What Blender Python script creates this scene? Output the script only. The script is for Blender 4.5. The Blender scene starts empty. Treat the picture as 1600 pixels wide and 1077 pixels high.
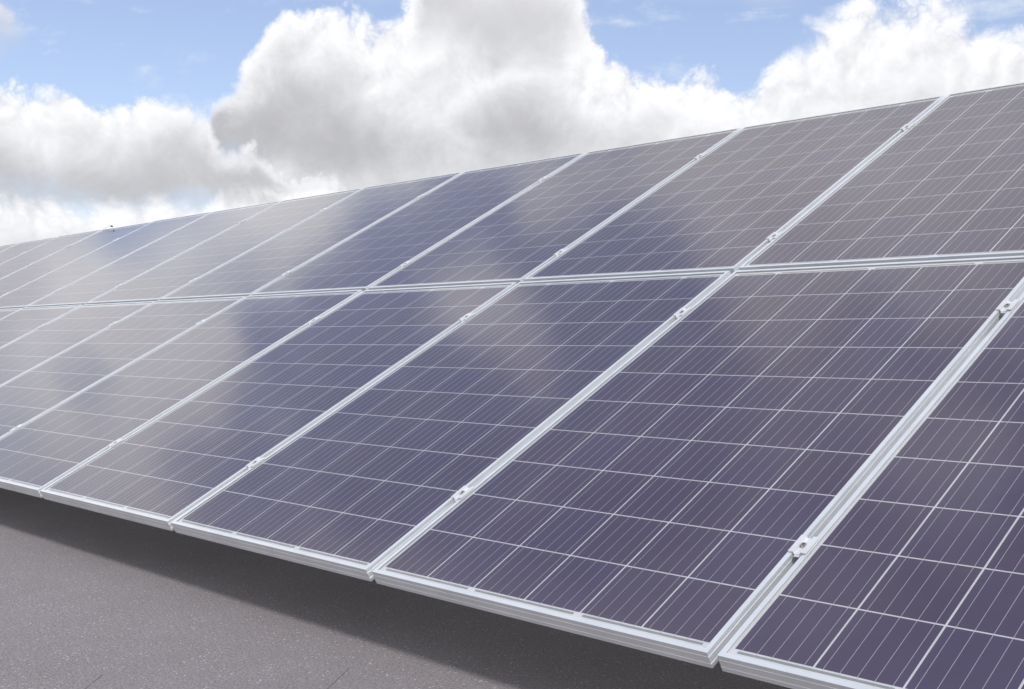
import bpy, bmesh, math, random
from mathutils import Vector, Matrix

random.seed(7)
scene = bpy.context.scene
col = scene.collection

# ------------------------------------------------------------------ camera
LENS_PX, YAW, PITCH = 1812.42, -0.8136, -0.0043
EDGE_Z = 0.20                                   # height of the array's lower edge
cam_data = bpy.data.cameras.new("camera")
cam_data.sensor_width = 36.0
cam_data.sensor_fit = 'HORIZONTAL'
cam_data.lens = LENS_PX / 1600 * 36.0
cam_data.clip_start, cam_data.clip_end = 0.02, 3000
cam = bpy.data.objects.new("camera", cam_data)
cam.location = (2.2539, -1.6568, 0.5539 + EDGE_Z)
cam.rotation_euler = (math.pi / 2 + PITCH, 0, -YAW)
col.objects.link(cam)
scene.camera = cam

# ------------------------------------------------------------------ sun, exposure
SUN_TO = Vector((0.60, -0.27, 0.80)).normalized()          # towards the sun
sun_data = bpy.data.lights.new("sun", 'SUN')
sun_data.energy = 1.75
sun_data.angle = math.radians(9.0)
sun_data.color = (1.0, 0.975, 0.945)
sun = bpy.data.objects.new("sun", sun_data)
sun.rotation_euler = (-SUN_TO).to_track_quat('-Z', 'Y').to_euler()
sun.location = SUN_TO * 20
col.objects.link(sun)
vs = scene.view_settings
vs.view_transform, vs.look, vs.exposure, vs.gamma = 'Standard', 'None', 0.55, 1.0
vs.use_curve_mapping = False
scene.cycles.use_denoising = True
scene.cycles.max_bounces = 5
scene.cycles.diffuse_bounces = 3
scene.cycles.transparent_max_bounces = 12
scene.cycles.sample_clamp_indirect = 4.0

# ------------------------------------------------------------------ world: sky and clouds
world = bpy.data.worlds.new("World")
scene.world = world
world.use_nodes = True
WT = world.node_tree
WT.nodes.clear()


class S:
    """A shader value: wraps an output socket and does arithmetic with nodes."""
    def __init__(self, sock, tree): self.s, self.t = sock, tree
    def _m(self, op, *a, clamp=False):
        n = self.t.nodes.new('ShaderNodeMath'); n.operation = op; n.use_clamp = clamp
        for i, v in enumerate((self,) + a):
            if isinstance(v, S): self.t.links.new(v.s, n.inputs[i])
            else: n.inputs[i].default_value = v
        return S(n.outputs[0], self.t)
    def __add__(self, o): return self._m('ADD', o)
    __radd__ = __add__
    def __sub__(self, o): return self._m('SUBTRACT', o)
    def __rsub__(self, o): return (self * -1.0) + o
    def __mul__(self, o): return self._m('MULTIPLY', o)
    __rmul__ = __mul__
    def __truediv__(self, o): return self._m('DIVIDE', o)
    def max(self, o): return self._m('MAXIMUM', o)
    def min(self, o): return self._m('MINIMUM', o)
    def pow(self, o): return self._m('POWER', o)
    def clamp(self): return self._m('ADD', 0.0, clamp=True)
    def step(self, lo, hi):                       # smoothstep, lo > hi falls
        flip = lo > hi
        if flip: lo, hi = hi, lo
        n = self.t.nodes.new('ShaderNodeMapRange'); n.interpolation_type = 'SMOOTHSTEP'
        self.t.links.new(self.s, n.inputs['Value'])
        n.inputs['From Min'].default_value, n.inputs['From Max'].default_value = lo, hi
        n.inputs['To Min'].default_value, n.inputs['To Max'].default_value = (1, 0) if flip else (0, 1)
        return S(n.outputs[0], self.t)


def vmath(tree, op, a, b=None, out=0, scale=None):
    n = tree.nodes.new('ShaderNodeVectorMath'); n.operation = op
    for i, v in enumerate((a, b)):
        if v is None: continue
        if hasattr(v, 'is_linked'): tree.links.new(v, n.inputs[i])
        else: n.inputs[i].default_value = v
    if scale is not None: n.inputs['Scale'].default_value = scale
    return n.outputs[out]


def noise(tree, vec, scale, detail=6.0, rough=0.55, dist=0.0):
    n = tree.nodes.new('ShaderNodeTexNoise'); n.noise_dimensions = '3D'
    tree.links.new(vec, n.inputs['Vector'])
    n.inputs['Scale'].default_value, n.inputs['Detail'].default_value = scale, detail
    n.inputs['Roughness'].default_value, n.inputs['Distortion'].default_value = rough, dist
    return S(n.outputs[0], tree), n.outputs[1]


def voronoi(tree, vec, scale):
    n = tree.nodes.new('ShaderNodeTexVoronoi'); n.feature = 'F1'
    tree.links.new(vec, n.inputs['Vector'])
    n.inputs['Scale'].default_value = scale
    return S(n.outputs['Distance'], tree)


def mixc(tree, fac, a, b):
    n = tree.nodes.new('ShaderNodeMix'); n.data_type = 'RGBA'
    for sock, v in ((n.inputs[0], fac), (n.inputs[6], a), (n.inputs[7], b)):
        if isinstance(v, S): tree.links.new(v.s, sock)
        elif hasattr(v, 'is_linked'): tree.links.new(v, sock)
        elif isinstance(v, tuple): sock.default_value = (*v, 1)
        else: sock.default_value = v
    return n.outputs[2]


def build_sky():
    t = WT
    tc = t.nodes.new('ShaderNodeTexCoord')
    D = vmath(t, 'NORMALIZE', tc.outputs['Generated'])
    sep = t.nodes.new('ShaderNodeSeparateXYZ'); t.links.new(D, sep.inputs[0])
    dz = S(sep.outputs[2], t)
    hx, hy = math.sin(YAW), math.cos(YAW)                       # heading of the cloud banks
    fwd = S(vmath(t, 'DOT_PRODUCT', D, (hx, hy, 0), out=1), t)
    rgt = S(vmath(t, 'DOT_PRODUCT', D, (hy, -hx, 0), out=1), t)
    az = rgt._m('ARCTAN2', fwd) * (180 / math.pi)               # degrees from that heading
    el = dz._m('ARCSINE') * (180 / math.pi)

    sky = t.nodes.new('ShaderNodeTexSky'); sky.sky_type = 'NISHITA'; sky.sun_disc = False
    sky.sun_elevation = math.asin(SUN_TO.z)
    sky.sun_rotation = math.atan2(SUN_TO.x, SUN_TO.y)
    sky.air_density, sky.dust_density, sky.ozone_density = 1.0, 0.6, 3.0

    # shared noise fields over the sphere of directions
    _, warp_c = noise(t, D, 18.0, 1, 0.5)
    W = vmath(t, 'SUBTRACT', warp_c, (0.5, 0.5, 0.5))
    DW = vmath(t, 'MULTIPLY_ADD', W, (0.022, 0.022, 0.022)); t.links.new(D, DW.node.inputs[2])

    def billow(vec, octaves):                       # rounded heads with creases between them
        total = None
        for i in range(octaves):
            n, _ = noise(t, vec, 17.0 * 2.15 ** i, 0, 0.5)
            b = ((n - 0.5) * 2.0)._m('ABSOLUTE') * 0.60 ** i
            total = b if total is None else total + b
        return total

    lump, _ = noise(t, DW, 9.0, 2, 0.5)
    fine, _ = noise(t, DW, 30.0, 6, 0.62)
    puff = billow(DW, 5)
    puff_up = billow(vmath(t, 'ADD', DW, (-0.003, -0.006, 0.009)), 4)
    flat_v = vmath(t, 'MULTIPLY', D, (7.0, 7.0, 30.0))
    streak, _ = noise(t, flat_v, 1.0, 6, 0.6, 0.5)

    relief = (puff - puff_up) * 0.46 + (puff - 0.45) * 0.20        # lit heads, shaded undersides and creases

    def deg(x, y):
        a = math.atan((x - 800) / LENS_PX)
        return math.degrees(a), math.degrees(math.atan((538.5 - y) / LENS_PX * math.cos(a)))

    AZ, EL0, EL1 = 42.0, -4.0, 24.0
    a01 = ((az + AZ) / (2 * AZ)).clamp()

    def curve(pts):
        n = t.nodes.new('ShaderNodeFloatCurve')
        c = n.mapping.curves[0]
        p = [((a + AZ) / (2 * AZ), (e - EL0) / (EL1 - EL0)) for a, e in (deg(*q) for q in pts)]
        p = [(0.0, p[0][1])] + p + [(1.0, p[-1][1])]
        while len(c.points) < len(p): c.points.new(0.5, 0.5)
        for q, (x, y) in zip(c.points, p):
            q.location = (x, min(max(y, 0), 1)); q.handle_type = 'AUTO_CLAMPED'
        n.mapping.update()
        t.links.new(a01.s, n.inputs['Value'])
        return S(n.outputs[0], t) * (EL1 - EL0) + EL0

    wob = (puff - 0.45) * 3.4 + (lump - 0.5) * 3.6 + (fine - 0.5) * 1.6

    def bank(c, top, base, wob_amp, soft, s_lo, s_hi, white=0.68, grey=0.43, base_soft=1.6, rel=0.30, fade=None):
        T, B = curve(top), curve(base)
        d = T + wob * wob_amp - el
        sf = soft
        if fade: sf = az.step(deg(fade[0], 0)[0], deg(fade[1], 0)[0]) * fade[2] + soft
        alpha = (d / (lump.step(0.35, 0.7) * 0.8 + sf + 0.1)).step(0.0, 1.0)
        alpha = alpha * (el - B + (lump - 0.5) * 4.0 + (fine - 0.5) * 2.0).step(-base_soft, base_soft)
        frac = d / (T - B).max(0.5)
        sh = (frac + (lump - 0.5) * 0.55 + (fine - 0.5) * 0.22).step(s_lo, s_hi)
        v = (sh * (grey - white) + white + relief * rel * (1.25 - sh)).max(0.26).min(0.70)
        cc = t.nodes.new('ShaderNodeCombineColor')
        warm = v * 0.05 + 0.958
        t.links.new((v * (warm - 0.002)).s, cc.inputs[0]); t.links.new((v * (warm + 0.002)).s, cc.inputs[1]); t.links.new((v * 1.02).s, cc.inputs[2])
        return mixc(t, alpha, c, cc.outputs[0])

    # clouds over the rest of the sky, seen above and in the glass
    px_ = t.nodes.new('ShaderNodeCombineXYZ')
    inv = (dz.max(0.0) + 0.30)
    sx, sy = S(sep.outputs[0], t) / inv, S(sep.outputs[1], t) / inv
    t.links.new(sx.s, px_.inputs[0]); t.links.new(sy.s, px_.inputs[1]); px_.inputs[2].default_value = 3.7
    over, _ = noise(t, px_.outputs[0], 2.6, 8, 0.55, 0.25)
    thick, _ = noise(t, px_.outputs[0], 1.5, 5, 0.5)
    _, gw = noise(t, D, 7.0, 4, 0.6)
    GD = vmath(t, 'MULTIPLY_ADD', vmath(t, 'SUBTRACT', gw, (0.5, 0.5, 0.5)), (0.13, 0.13, 0.13)); t.links.new(D, GD.node.inputs[2])
    GD = vmath(t, 'NORMALIZE', GD)
    gap = None                                                  # blue gaps overhead
    for (gx, gy, gz, r, w) in GAPS:
        n_ = S(vmath(t, 'DOT_PRODUCT', GD, Vector((gx, gy, gz)).normalized()[:], out=1), t)
        b = n_.step(math.cos(math.radians(r * 1.5)), math.cos(math.radians(r * 0.3))) * w
        gap = b if gap is None else gap + b
    cover = (over + el.step(36.0, 23.0) * 0.20 - 0.07 - gap).step(0.37, 0.61) * 0.88 + 0.12
    high = (el + az._m('ABSOLUTE').step(25, 32) * 18.0 + (lump - 0.5) * 4).step(16.0, 20.0)
    over_col = mixc(t, (thick + (over - 0.5) * 0.7).step(0.32, 0.66), (0.85, 0.85, 0.85), (0.53, 0.525, 0.53))

    skycol = t.nodes.new('ShaderNodeMix'); skycol.data_type = 'RGBA'; skycol.blend_type = 'MULTIPLY'
    skycol.inputs[0].default_value = 1.0
    t.links.new(sky.outputs[0], skycol.inputs[6])
    skycol.inputs[7].default_value = (SKY_STRENGTH * 1.05, SKY_STRENGTH * 0.93, SKY_STRENGTH * 0.90, 1)
    c = skycol.outputs[2]
    # thin haze near the horizon and wisps in the blue
    c = mixc(t, (el.step(30.0, 2.0) * 0.18 + 0.16), c, (0.43, 0.49, 0.68))
    c = mixc(t, (streak + (fine - 0.5) * 0.6).step(0.52, 0.80) * 0.5, c, (0.64, 0.66, 0.69))
    c = mixc(t, cover * high, c, over_col)
    # bank in the middle with its grey veil, right bank, big cloud, left bank, low bank
    c = bank(c, [(250, 330), (420, 200), (600, 60), (690, -60), (760, -120), (860, -90), (915, 0), (945, 72), (985, 98), (1050, 108), (1100, 96),
                 (1140, 118), (1165, 128), (1200, 112), (1230, 150), (1300, 210), (1400, 330)],
             [(560, 400), (1400, 400)], 0.55, 0.9, 0.0, 1.0, grey=0.47)
    c = bank(c, [(1120, 330), (1175, 190), (1200, 108), (1235, 72), (1280, 50), (1320, 32), (1350, 10), (1400, 0), (1450, 8),
                 (1500, 22), (1560, 44), (1640, 50), (1760, 40)],
             [(1120, 420), (1760, 380)], 0.55, 1.0, 0.0, 1.0, grey=0.50)
    c = bank(c, [(250, 300), (305, 245), (325, 188), (350, 150), (385, 104), (425, 52), (455, 24), (485, 18), (515, 2), (545, 12),
                 (582, 42), (610, 22), (645, 18), (680, 20), (760, 60), (860, 90), (960, 120), (1100, 160), (1300, 220)],
             [(250, 250), (320, 240), (420, 262), (520, 292), (620, 276), (720, 266), (860, 250), (960, 230), (1300, 210)],
             0.52, 0.40, 0.14, 0.90, grey=0.37, fade=(680, 900, 5.0))
    # grey veils drifting in at the top
    c = bank(c, [(580, 120), (640, 40), (700, -100), (860, -110), (910, -20), (960, 60), (1020, 140)],
             [(600, 70), (700, 78), (820, 95), (900, 80), (965, 50)], 0.7, 3.2, 0.0, 1.0, white=0.60, grey=0.46, base_soft=1.8, rel=0.15)
    c = bank(c, [(-220, -120), (-40, -60), (20, -10), (45, 60), (80, 160)],
             [(-220, 60), (0, 66), (80, 60)], 0.5, 1.6, 0.0, 1.0, white=0.60, grey=0.50, base_soft=1.4, rel=0.15)
    c = bank(c, [(-220, 150), (-60, 150), (15, 138), (60, 150), (112, 145), (140, 164), (180, 166), (220, 156), (270, 160), (318, 172),
                 (345, 232), (400, 240), (440, 262), (500, 290), (600, 320), (800, 360)],
             [(-220, 318), (0, 322), (150, 334), (300, 334), (450, 318), (600, 335), (800, 370)],
             0.45, 0.38, 0.12, 0.90, grey=0.39)
    c = bank(c, [(-220, 300), (0, 304), (60, 310), (200, 312), (330, 308), (430, 290), (500, 280), (560, 296), (700, 330)],
             [(-220, 420), (0, 420), (700, 420)], 0.30, 0.9, 0.1, 1.4, grey=0.46)
    # below the horizon: the ground's own dull grey, out of sight
    c = mixc(t, el.step(0.0, -1.5), c, (0.16, 0.16, 0.17))

    bg = t.nodes.new('ShaderNodeBackground'); bg.inputs['Strength'].default_value = 0.1
    sc = t.nodes.new('ShaderNodeMix'); sc.data_type = 'RGBA'; sc.blend_type = 'MULTIPLY'; sc.inputs[0].default_value = 1
    t.links.new(c, sc.inputs[6]); sc.inputs[7].default_value = (10, 10, 10, 1); sc.clamp_result = False
    t.links.new(sc.outputs[2], bg.inputs['Color'])
    out = t.nodes.new('ShaderNodeOutputWorld'); t.links.new(bg.outputs[0], out.inputs['Surface'])
    world.cycles.sampling_method = 'MANUAL'; world.cycles.sample_map_resolution = 512


SKY_STRENGTH = 0.116
# blue gaps between the clouds overhead (direction, radius in degrees, depth)
GAPS = [(-0.761, 0.462, 0.456, 1.6, 0.20), (-0.791, 0.411, 0.453, 2.0, 0.22), (-0.807, 0.348, 0.477, 2.6, 0.24), (-0.844, 0.282, 0.457, 2.0, 0.20),
        (-0.862, 0.174, 0.476, 3.4, 0.14), (-0.921, 0.187, 0.341, 1.5, 0.10), (-0.781, 0.268, 0.564, 4.0, 0.16), (-0.647, 0.413, 0.641, 2.4, 0.14),
        (-0.762, 0.419, 0.494, 1.2, 0.15), (-0.732, 0.403, 0.549, 1.9, -0.16), (-0.721, 0.364, 0.590, 1.6, -0.16), (-0.688, 0.504, 0.522, 2.2, -0.12),
        (-0.885, 0.224, 0.408, 2.0, -0.12), (-0.436, 0.596, 0.674, 6.0, -0.20), (-0.580, 0.541, 0.609, 5.0, -0.20), (-0.436, 0.401, 0.806, 3.0, -0.14)]
build_sky()


# ------------------------------------------------------------------ materials
def mat(name):
    m = bpy.data.materials.new(name); m.use_nodes = True
    return m, m.node_tree, m.node_tree.nodes['Principled BSDF']


def bump(tree, height, strength, dist, target):
    b = tree.nodes.new('ShaderNodeBump')
    b.inputs['Strength'].default_value, b.inputs['Distance'].default_value = strength, dist
    tree.links.new(height.s, b.inputs['Height']); tree.links.new(b.outputs[0], target.inputs['Normal'])


def m_roof():
    m, t, b = mat("mineral_roofing")
    g = t.nodes.new('ShaderNodeNewGeometry').outputs['Position']
    grain, _ = noise(t, g, 190.0, 3, 0.7)
    grain2, _ = noise(t, g, 70.0, 3, 0.7)
    patch, _ = noise(t, g, 1.3, 5, 0.6, 0.3)
    patch2, _ = noise(t, g, 9.0, 4, 0.6)
    vr = t.nodes.new('ShaderNodeTexVoronoi'); vr.feature = 'F1'; vr.inputs['Scale'].default_value = 150.0
    t.links.new(g, vr.inputs['Vector'])
    pick = t.nodes.new('ShaderNodeSeparateColor'); t.links.new(vr.outputs['Color'], pick.inputs[0])
    spark = S(pick.outputs[0], t).step(0.88, 0.99) * S(vr.outputs['Distance'], t).step(0.5, 0.2)
    c = mixc(t, grain.step(0.40, 0.60), (0.136, 0.120, 0.122), (0.275, 0.250, 0.254))
    c = mixc(t, grain2.step(0.35, 0.7) * 0.35, c, (0.31, 0.293, 0.306))
    c = mixc(t, (patch * 0.6 + patch2 * 0.4).step(0.36, 0.66) * 0.30, c, (0.135, 0.120, 0.123))
    c = mixc(t, spark * 0.85, c, (0.60, 0.575, 0.55))
    t.links.new(c, b.inputs['Base Color'])
    b.inputs['Roughness'].default_value = 0.85
    bump(t, grain + spark * 0.6 + grain2 * 0.5, 0.6, 0.0012, b)
    return m


def m_seam():
    m, t, b = mat("bitumen_seam")
    b.inputs['Base Color'].default_value = (0.085, 0.078, 0.08, 1); b.inputs['Roughness'].default_value = 0.8
    return m


def m_alu(name, base, metallic, rough):
    m, t, b = mat(name)
    o = t.nodes.new('ShaderNodeTexCoord').outputs['Object']
    brush, _ = noise(t, vmath(t, 'MULTIPLY', o, (300.0, 300.0, 300.0)), 1.0, 3, 0.6)
    smear, _ = noise(t, o, 5.0, 5, 0.6)
    c = mixc(t, smear.step(0.3, 0.75), base, tuple(v * 0.86 for v in base))
    t.links.new(c, b.inputs['Base Color'])
    t.links.new((brush * 0.12 + smear * 0.16 + (rough - 0.14)).s, b.inputs['Roughness'])
    b.inputs['Metallic'].default_value = metallic
    return m


def m_cell():
    m, t, b = mat("silicon_cell")
    oi = t.nodes.new('ShaderNodeObjectInfo')
    rnd = S(oi.outputs['Random'], t)
    g = t.nodes.new('ShaderNodeNewGeometry').outputs['Position']
    flake = t.nodes.new('ShaderNodeTexVoronoi'); flake.inputs['Scale'].default_value = 70.0
    t.links.new(g, flake.inputs['Vector'])
    fs = t.nodes.new('ShaderNodeSeparateColor'); t.links.new(flake.outputs['Color'], fs.inputs[0])
    c = mixc(t, rnd, (0.080, 0.052, 0.112), (0.075, 0.053, 0.136))
    c = mixc(t, S(fs.outputs[0], t) * 0.08, c, (0.10, 0.09, 0.16))
    t.links.new(c, b.inputs['Base Color'])
    b.inputs['Roughness'].default_value = 0.5
    b.inputs['Specular IOR Level'].default_value = 0.2
    return m


def m_plain(name, c, rough=0.5, metallic=0.0):
    m, t, b = mat(name)
    o = t.nodes.new('ShaderNodeTexCoord').outputs['Object']
    n, _ = noise(t, o, 12.0, 4, 0.6)
    t.links.new(mixc(t, n.step(0.3, 0.7), c, tuple(v * 0.92 for v in c)), b.inputs['Base Color'])
    b.inputs['Roughness'].default_value = rough; b.inputs['Metallic'].default_value = metallic
    return m


def m_glass():
    m = bpy.data.materials.new("solar_glass"); m.use_nodes = True
    t = m.node_tree; t.nodes.clear()
    g = t.nodes.new('ShaderNodeNewGeometry').outputs['Position']
    dust, _ = noise(t, g, 2.2, 6, 0.62)
    fr = t.nodes.new('ShaderNodeFresnel'); fr.inputs['IOR'].default_value = 1.56
    tr = t.nodes.new('ShaderNodeBsdfTransparent'); tr.inputs[0].default_value = (0.97, 0.98, 0.98, 1)
    gl = t.nodes.new('ShaderNodeBsdfGlossy'); gl.inputs['Roughness'].default_value = 0.095
    gl.inputs['Color'].default_value = (0.97, 0.97, 0.97, 1)
    df = t.nodes.new('ShaderNodeBsdfDiffuse'); df.inputs['Color'].default_value = (0.62, 0.59, 0.61, 1)
    a = t.nodes.new('ShaderNodeMixShader'); b = t.nodes.new('ShaderNodeMixShader')
    t.links.new((dust.step(0.25, 0.75) * 0.025 + 0.022).s, a.inputs[0])
    t.links.new(tr.outputs[0], a.inputs[1]); t.links.new(df.outputs[0], a.inputs[2])
    t.links.new(fr.outputs[0], b.inputs[0]); t.links.new(a.outputs[0], b.inputs[1]); t.links.new(gl.outputs[0], b.inputs[2])
    o = t.nodes.new('ShaderNodeOutputMaterial'); t.links.new(b.outputs[0], o.inputs[0])
    return m


def m_clear():
    m = bpy.data.materials.new("encapsulant"); m.use_nodes = True
    t = m.node_tree; t.nodes.clear()
    tr = t.nodes.new('ShaderNodeBsdfTransparent'); tr.inputs[0].default_value = (0.99, 0.99, 0.99, 1)
    o = t.nodes.new('ShaderNodeOutputMaterial'); t.links.new(tr.outputs[0], o.inputs[0])
    return m


M_ROOF, M_SEAM = m_roof(), m_seam()
M_FRAME = m_alu("anodised_aluminium", (0.87, 0.895, 0.92), 0.58, 0.42)
M_CLAMP = m_alu("clamp_aluminium", (0.76, 0.77, 0.79), 0.35, 0.5)
M_RAIL = m_alu("rail_aluminium", (0.62, 0.63, 0.64), 0.7, 0.45)
M_BOLT = m_plain("stainless_bolt", (0.55, 0.54, 0.54), 0.35, 0.9)
M_DARK = m_plain("black_rubber", (0.02, 0.02, 0.02), 0.6)
M_CELL, M_GLASS, M_CLEAR = m_cell(), m_glass(), m_clear()
M_BACK = m_plain("white_backsheet", (0.89, 0.90, 0.92), 0.6)
M_BAR = m_plain("silver_busbar", (0.74, 0.72, 0.79), 0.45, 0.2)
M_RIBBON = m_plain("tinned_ribbon", (0.42, 0.43, 0.44), 0.45, 0.3)


# ------------------------------------------------------------------ helpers
def obj(name, mesh, parent=None, loc=(0, 0, 0)):
    o = bpy.data.objects.new(name, mesh); col.objects.link(o)
    o.location = loc
    if parent: o.parent = parent
    return o


def to_mesh(bm, name, *mats):
    bmesh.ops.recalc_face_normals(bm, faces=bm.faces[:])
    me = bpy.data.meshes.new(name); bm.to_mesh(me); bm.free()
    for m in mats: me.materials.append(m)
    return me


def add_box(bm, x0, x1, y0, y1, z0, z1):
    v = [bm.verts.new((x, y, z)) for z in (z0, z1) for y in (y0, y1) for x in (x0, x1)]
    fs = [bm.faces.new([v[i] for i in q]) for q in ((0, 2, 3, 1), (4, 5, 7, 6), (0, 1, 5, 4), (1, 3, 7, 5), (3, 2, 6, 7), (2, 0, 4, 6))]
    return fs


def box_mesh(name, x0, x1, y0, y1, z0, z1, m, bev=0.0):
    bm = bmesh.new(); add_box(bm, x0, x1, y0, y1, z0, z1)
    if bev: bmesh.ops.bevel(bm, geom=bm.edges[:], offset=bev, segments=2, affect='EDGES')
    return to_mesh(bm, name, m)


def prism(bm, prof, z0, z1, axis=2, cut0=None, cut1=None):
    """Extrude a closed profile [(a, b)] along an axis; cut0/cut1(a) shift the ends (mitres)."""
    def P(a, b, c): return {0: (c, a, b), 1: (a, c, b), 2: (a, b, c)}[axis]
    lo = [bm.verts.new(P(a, b, z0 + (cut0(a, b) if cut0 else 0))) for a, b in prof]
    hi = [bm.verts.new(P(a, b, z1 + (cut1(a, b) if cut1 else 0))) for a, b in prof]
    n = len(prof)
    bm.faces.new(lo); bm.faces.new(hi[::-1])
    for i in range(n): bm.faces.new((lo[i], hi[i], hi[(i + 1) % n], lo[(i + 1) % n]))


def tag(o, label, cat, group=None):
    o["label"], o["category"] = label, cat
    if group: o["group"] = group


# ------------------------------------------------------------------ roof
GX0, GX1, GY0, GY1 = -900, 900, -900, 900
bm = bmesh.new()
bm.faces.new([bm.verts.new(q) for q in ((GX0, GY0, 0), (GX1, GY0, 0), (GX1, GY1, 0), (GX0, GY1, 0))])
roof = obj("roof_surface", to_mesh(bm, "roof_surface", M_ROOF))
roof["kind"] = "structure"
for (ax, ay, bx, by) in ((0.069, -0.106, 0.69, -0.91), (-0.27, -0.538, 0.35, -1.13)):
    L = math.hypot(bx - ax, by - ay)
    s = obj("seam", box_mesh("seam", 0, L, -0.0005, 0.0005, -0.002, 0.0007, M_SEAM), roof, (ax, ay, 0))
    s.rotation_euler.z = math.atan2(by - ay, bx - ax)

# ------------------------------------------------------------------ the array's plane
TILT = 0.489
W, G, H, RG, T = 0.992, 0.0209, 1.6575, 0.0204, 0.035
PITCH_U = W + G
ARRAY = Matrix.Translation((0, 0, EDGE_Z)) @ Matrix.Rotation(TILT, 4, 'X')   # (u, v, n) -> world


def place(o, u, v, n=0.0, rz=0.0):
    o.matrix_world = ARRAY @ Matrix.Translation((u, v, n)) @ Matrix.Rotation(rz, 4, 'Z')


# ------------------------------------------------------------------ solar panel prototype meshes
LIP, LIPT = 0.0105, 0.0016
PROF = [(0, 0.0), (LIP, 0.0), (LIP, -LIPT), (0.003, -LIPT), (0.003, -T + 0.0016), (0.028, -T + 0.0016), (0.028, -T), (0, -T)]
for zc in (-0.0255, -0.0105):                      # shallow ribs along the outer face
    PROF += [(0, zc - 0.0009), (-0.0005, zc - 0.0004), (-0.0005, zc + 0.0004), (0, zc + 0.0009)]
PROF = [(a + 0.0005, b) for a, b in PROF]


def rail_mesh(kind):
    bm = bmesh.new()
    if kind in ('left', 'right'):
        prism(bm, PROF, 0, H, 1, lambda a, b: a, lambda a, b: -a)
        if kind == 'right':
            for v in bm.verts: v.co.x = W - v.co.x
    else:
        prism(bm, PROF, 0, W, 0, lambda a, b: a, lambda a, b: -a)
        if kind == 'top':
            for v in bm.verts: v.co.y = H - v.co.y
    # a soft edge along the lip
    return to_mesh(bm, "frame_rail", M_FRAME)


RAILS = [rail_mesh(k) for k in ('left', 'right', 'bottom', 'top')]
bm = bmesh.new()
fs = add_box(bm, 0.0042, W - 0.0042, 0.0042, H - 0.0042, -0.0050, -0.0018)
for f in fs: f.material_index = 1
top = [f for f in fs if abs(f.calc_center_median().z + 0.0018) < 1e-6][0]; top.material_index = 0
PANE = to_mesh(bm, "glass_pane", M_GLASS, M_CLEAR)
BACK = box_mesh("backsheet", 0.0042, W - 0.0042, 0.0042, H - 0.0042, -0.0066, -0.0060, M_BACK)
CS, CG, RGAP = 0.1561, 0.0042, 0.0037
CU0, CV0 = (W - 6 * CS - 5 * CG) / 2, (H - 10 * CS - 9 * RGAP) / 2
CELL = box_mesh("cell", 0, CS, 0, CS, -0.0058, -0.0056, M_CELL)


def cell_spots():
    return [(CU0 + i * (CS + CG), CV0 + j * (CS + RGAP)) for j in range(10) for i in range(6)]


bm = bmesh.new()
for (x, y) in cell_spots(): add_box(bm, x, x + CS, y, y + CS, -0.0058, -0.0056)
CELLS_FAR = to_mesh(bm, "cell_grid", M_CELL)
bm = bmesh.new()
for i in range(6):
    for q in range(5):
        x = CU0 + i * (CS + CG) + CS * (q + 0.5) / 5
        add_box(bm, x - 0.00048, x + 0.00048, CV0 - 0.006, H - CV0 + 0.006, -0.0055, -0.0053)
BARS = to_mesh(bm, "busbar_ribbons", M_BAR)


def ribbon(i0, i1, y):
    x0 = CU0 + i0 * (CS + CG) + 0.010; x1 = CU0 + i1 * (CS + CG) - CG - 0.010
    return box_mesh("connector_ribbon", x0, x1, y - 0.0025, y + 0.0025, -0.0055, -0.0052, M_RIBBON)


RIBBONS = [ribbon(0, 2, CV0 - 0.0075), ribbon(2, 4, CV0 - 0.0075), ribbon(4, 6, CV0 - 0.0075),
           ribbon(0, 1, H - CV0 + 0.0075), ribbon(1, 3, H - CV0 + 0.0075), ribbon(3, 5, H - CV0 + 0.0075), ribbon(5, 6, H - CV0 + 0.0075)]


def solar_panel(c, row, seen):
    root = bpy.data.objects.new("solar_panel", None); col.objects.link(root)
    root.empty_display_size = 0.2
    place(root, -(c + 1) * PITCH_U + G / 2, 0 if row == 0 else H + RG, random.uniform(-0.0006, 0.0006))
    root.matrix_world = root.matrix_world @ Matrix.Rotation(random.uniform(-0.0012, 0.0012), 4, 'X') @ Matrix.Rotation(random.uniform(-0.0012, 0.0012), 4, 'Y')
    for me in RAILS: obj("frame_rail", me, root)
    obj("glass_pane", PANE, root); obj("backsheet", BACK, root)
    if seen:
        for (x, y) in cell_spots(): obj("cell", CELL, root, (x, y, 0))
        for me in RIBBONS: obj("connector_ribbon", me, root)
    else:
        g = obj("cell_grid", CELLS_FAR, root); g["kind"] = "stuff"
    b = obj("busbar_ribbons", BARS, root); b["kind"] = "stuff"
    return root


ORD = ['first', 'second', 'third', 'fourth', 'fifth', 'sixth', 'seventh', 'eighth', 'ninth', 'tenth', 'eleventh', 'twelfth', 'thirteenth', 'fourteenth']
C0, C1 = -2, 11
for row, rn, lo, hi in ((0, 'lower', -2, 6), (1, 'upper', -1, 10)):
    for c in range(C0, C1 + 1):
        seen = lo <= c <= hi
        p = solar_panel(c, row, seen)
        if seen:
            i = c - lo
            if i == 0: lab = f"{rn} row solar panel cut off by the photo's right edge, first from right"
            elif c == hi: lab = f"{rn} row solar panel farthest left, cut off by the photo's left edge"
            else: lab = f"{ORD[i]} solar panel from the right in the {rn} row"
        elif c < lo: lab = f"{rn} row solar panel just past the right edge of the photo"
        else: lab = f"{rn} row solar panel past the photo's left edge, {ORD[c - hi - 1]} one out of view"
        tag(p, lab, "solar panel", f"solar panels in the {rn} row")

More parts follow.
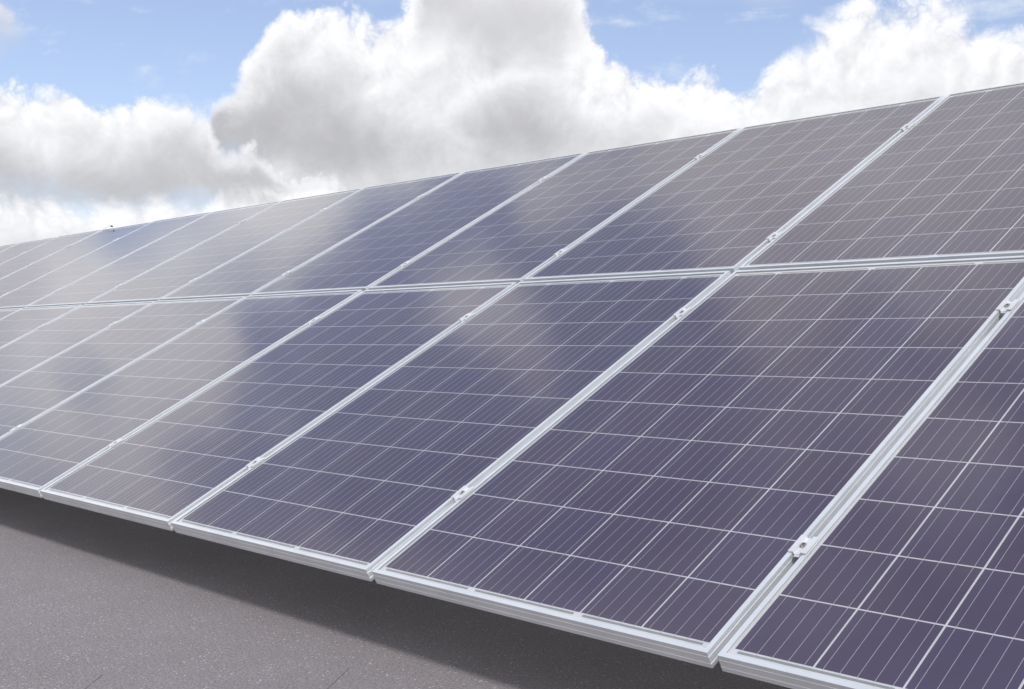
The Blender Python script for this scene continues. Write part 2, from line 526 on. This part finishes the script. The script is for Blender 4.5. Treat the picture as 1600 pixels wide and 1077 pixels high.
# ------------------------------------------------------------------ mid clamps in the gaps
CL = 0.054
bm = bmesh.new()
prof = [(-0.0195, 0.0004), (-0.0195, 0.0028), (-0.0078, 0.0028), (-0.0068, -0.0030), (0.0068, -0.0030), (0.0078, 0.0028), (0.0195, 0.0028), (0.0195, 0.0004),
        (0.0098, 0.0004), (0.0085, -0.0060), (-0.0085, -0.0060), (-0.0098, 0.0004)]
prism(bm, prof, -CL / 2, CL / 2, 1)
CLAMP_BODY = to_mesh(bm, "clamp_body", M_CLAMP)
CLAMP_TAB = box_mesh("front_tab", -0.0062, 0.0062, -CL / 2 - 0.006, -CL / 2, -0.0060, -0.0036, M_CLAMP, 0.0008)
bm = bmesh.new()
bmesh.ops.create_cone(bm, cap_ends=True, segments=20, radius1=0.0062, radius2=0.0060, depth=0.006, matrix=Matrix.Translation((0, 0, -0.0003)))
bmesh.ops.bevel(bm, geom=[e for e in bm.edges if e.calc_face_angle(0) > 1], offset=0.0006, segments=2, affect='EDGES')
BOLT = to_mesh(bm, "bolt_head", M_BOLT)
bm = bmesh.new()
bmesh.ops.create_cone(bm, cap_ends=True, segments=6, radius1=0.0026, radius2=0.0026, depth=0.0006, matrix=Matrix.Translation((0, 0, 0.0030)))
SOCKET = to_mesh(bm, "hex_socket", M_DARK)
bm = bmesh.new()
bmesh.ops.create_cone(bm, cap_ends=True, segments=12, radius1=0.004, radius2=0.004, depth=0.036, matrix=Matrix.Translation((0, 0, -0.0235)))
SHANK = to_mesh(bm, "bolt_shank", M_BOLT)
CLAMP_V = {0: (0.335, 1.363), 1: (1.932, 2.963)}
for row, rn, lo, hi in ((0, 'lower', -1, 6), (1, 'upper', 0, 10)):
    for k in range(lo, hi + 1):
        for iv, v in enumerate(CLAMP_V[row]):
            r = bpy.data.objects.new("panel_clamp", None); col.objects.link(r)
            r.empty_display_size = 0.03
            place(r, -k * PITCH_U + random.uniform(-0.0006, 0.0006), v + random.uniform(-0.006, 0.006), 0.0006, random.uniform(-0.02, 0.02))
            obj("clamp_body", CLAMP_BODY, r); obj("front_tab", CLAMP_TAB, r)
            b = obj("bolt_head", BOLT, r); obj("hex_socket", SOCKET, b); obj("bolt_shank", SHANK, r)
            tag(r, f"{('lower', 'upper')[iv]} aluminium clamp between {rn} row panels {ORD[k - lo]} and {ORD[k - lo + 1]} from the right",
                "clamp", "clamps holding the panels")

# ------------------------------------------------------------------ mounting rails and supports under the panels
U0, U1 = -(C1 + 1) * PITCH_U - 0.05, -C0 * PITCH_U + 0.05
RW, RH = 0.040, 0.040
bm = bmesh.new()
prism(bm, [(-RW / 2, 0), (-0.006, 0), (-0.006, -0.010), (0.006, -0.010), (0.006, 0), (RW / 2, 0), (RW / 2, -RH), (-RW / 2, -RH)], 0, U1 - U0, 0)
RAIL = to_mesh(bm, "mounting_rail", M_RAIL)
for i, v in enumerate(CLAMP_V[0] + CLAMP_V[1]):
    r = obj("mounting_rail", RAIL); place(r, U0, v, -T - 0.0025)
    tag(r, f"aluminium mounting rail under the panels, {ORD[i]} up the slope", "rail", "rails under the panels")
BEAM_N = -T - 0.0025 - RH - 0.002


def array_pt(u, v, n): return ARRAY @ Vector((u, v, n))


for i, k in enumerate(range(-1, 12, 2)):
    u = -k * PITCH_U - 0.5
    root = bpy.data.objects.new("support_frame", None); col.objects.link(root)
    root.location = (u, 1.0, 0)
    b = obj("beam", box_mesh("beam", -0.025, 0.025, 0.22, 3.15, BEAM_N - 0.05, BEAM_N, M_RAIL))
    b.matrix_world = ARRAY @ Matrix.Translation((u, 0, 0))
    b.parent = root; b.matrix_parent_inverse = Matrix.Translation((-u, -1.0, 0))
    for v in (1.12, 2.85):
        pt = array_pt(u, v, BEAM_N - 0.05)
        lg = obj("leg", box_mesh("leg", -0.02, 0.02, -0.02, 0.02, 0.030, pt.z - 0.012, M_RAIL), root, (0, pt.y - 1.0, 0))
        obj("foot_pad", box_mesh("foot_pad", -0.10, 0.10, -0.10, 0.10, 0.002, 0.028, M_DARK, 0.004), root, (0, pt.y - 1.0, 0))
    tag(root, f"aluminium support frame standing in the shade under the array, {ORD[i]} from the right", "support", "support frames under the array")

# ------------------------------------------------------------------ bent strip with a black tip above the array's far top edge
root = bpy.data.objects.new("cable_strip", None); col.objects.link(root)
place(root, -8 * PITCH_U + 0.02, 2 * H + RG - 0.003, 0.001)
bm = bmesh.new()
path = [(0.0, 0.0), (0.09, 0.011), (0.16, 0.020), (0.18, 0.021)]
for (a, b), (c, d) in zip(path[:-1], path[1:]):
    v = [bm.verts.new(q) for q in ((a, -0.004, b), (c, -0.004, d), (c, 0.004, d), (a, 0.004, b),
                                    (a, -0.004, b + 0.0035), (c, -0.004, d + 0.0035), (c, 0.004, d + 0.0035), (a, 0.004, b + 0.0035))]
    for q in ((0, 3, 2, 1), (4, 5, 6, 7), (0, 1, 5, 4), (1, 2, 6, 5), (2, 3, 7, 6), (3, 0, 4, 7)): bm.faces.new([v[i] for i in q])
obj("strip", to_mesh(bm, "strip", M_FRAME), root)
bm = bmesh.new()
bmesh.ops.create_icosphere(bm, subdivisions=2, radius=1.0, matrix=Matrix.Translation((0.195, 0, 0.018)) @ Matrix.Rotation(0.3, 4, 'Y') @ Matrix.Diagonal((0.021, 0.008, 0.007, 1)))
obj("black_tip", to_mesh(bm, "black_tip", M_DARK), root)
tag(root, "thin bent metal strip with a black tip above the array's top edge at left", "cable strip")
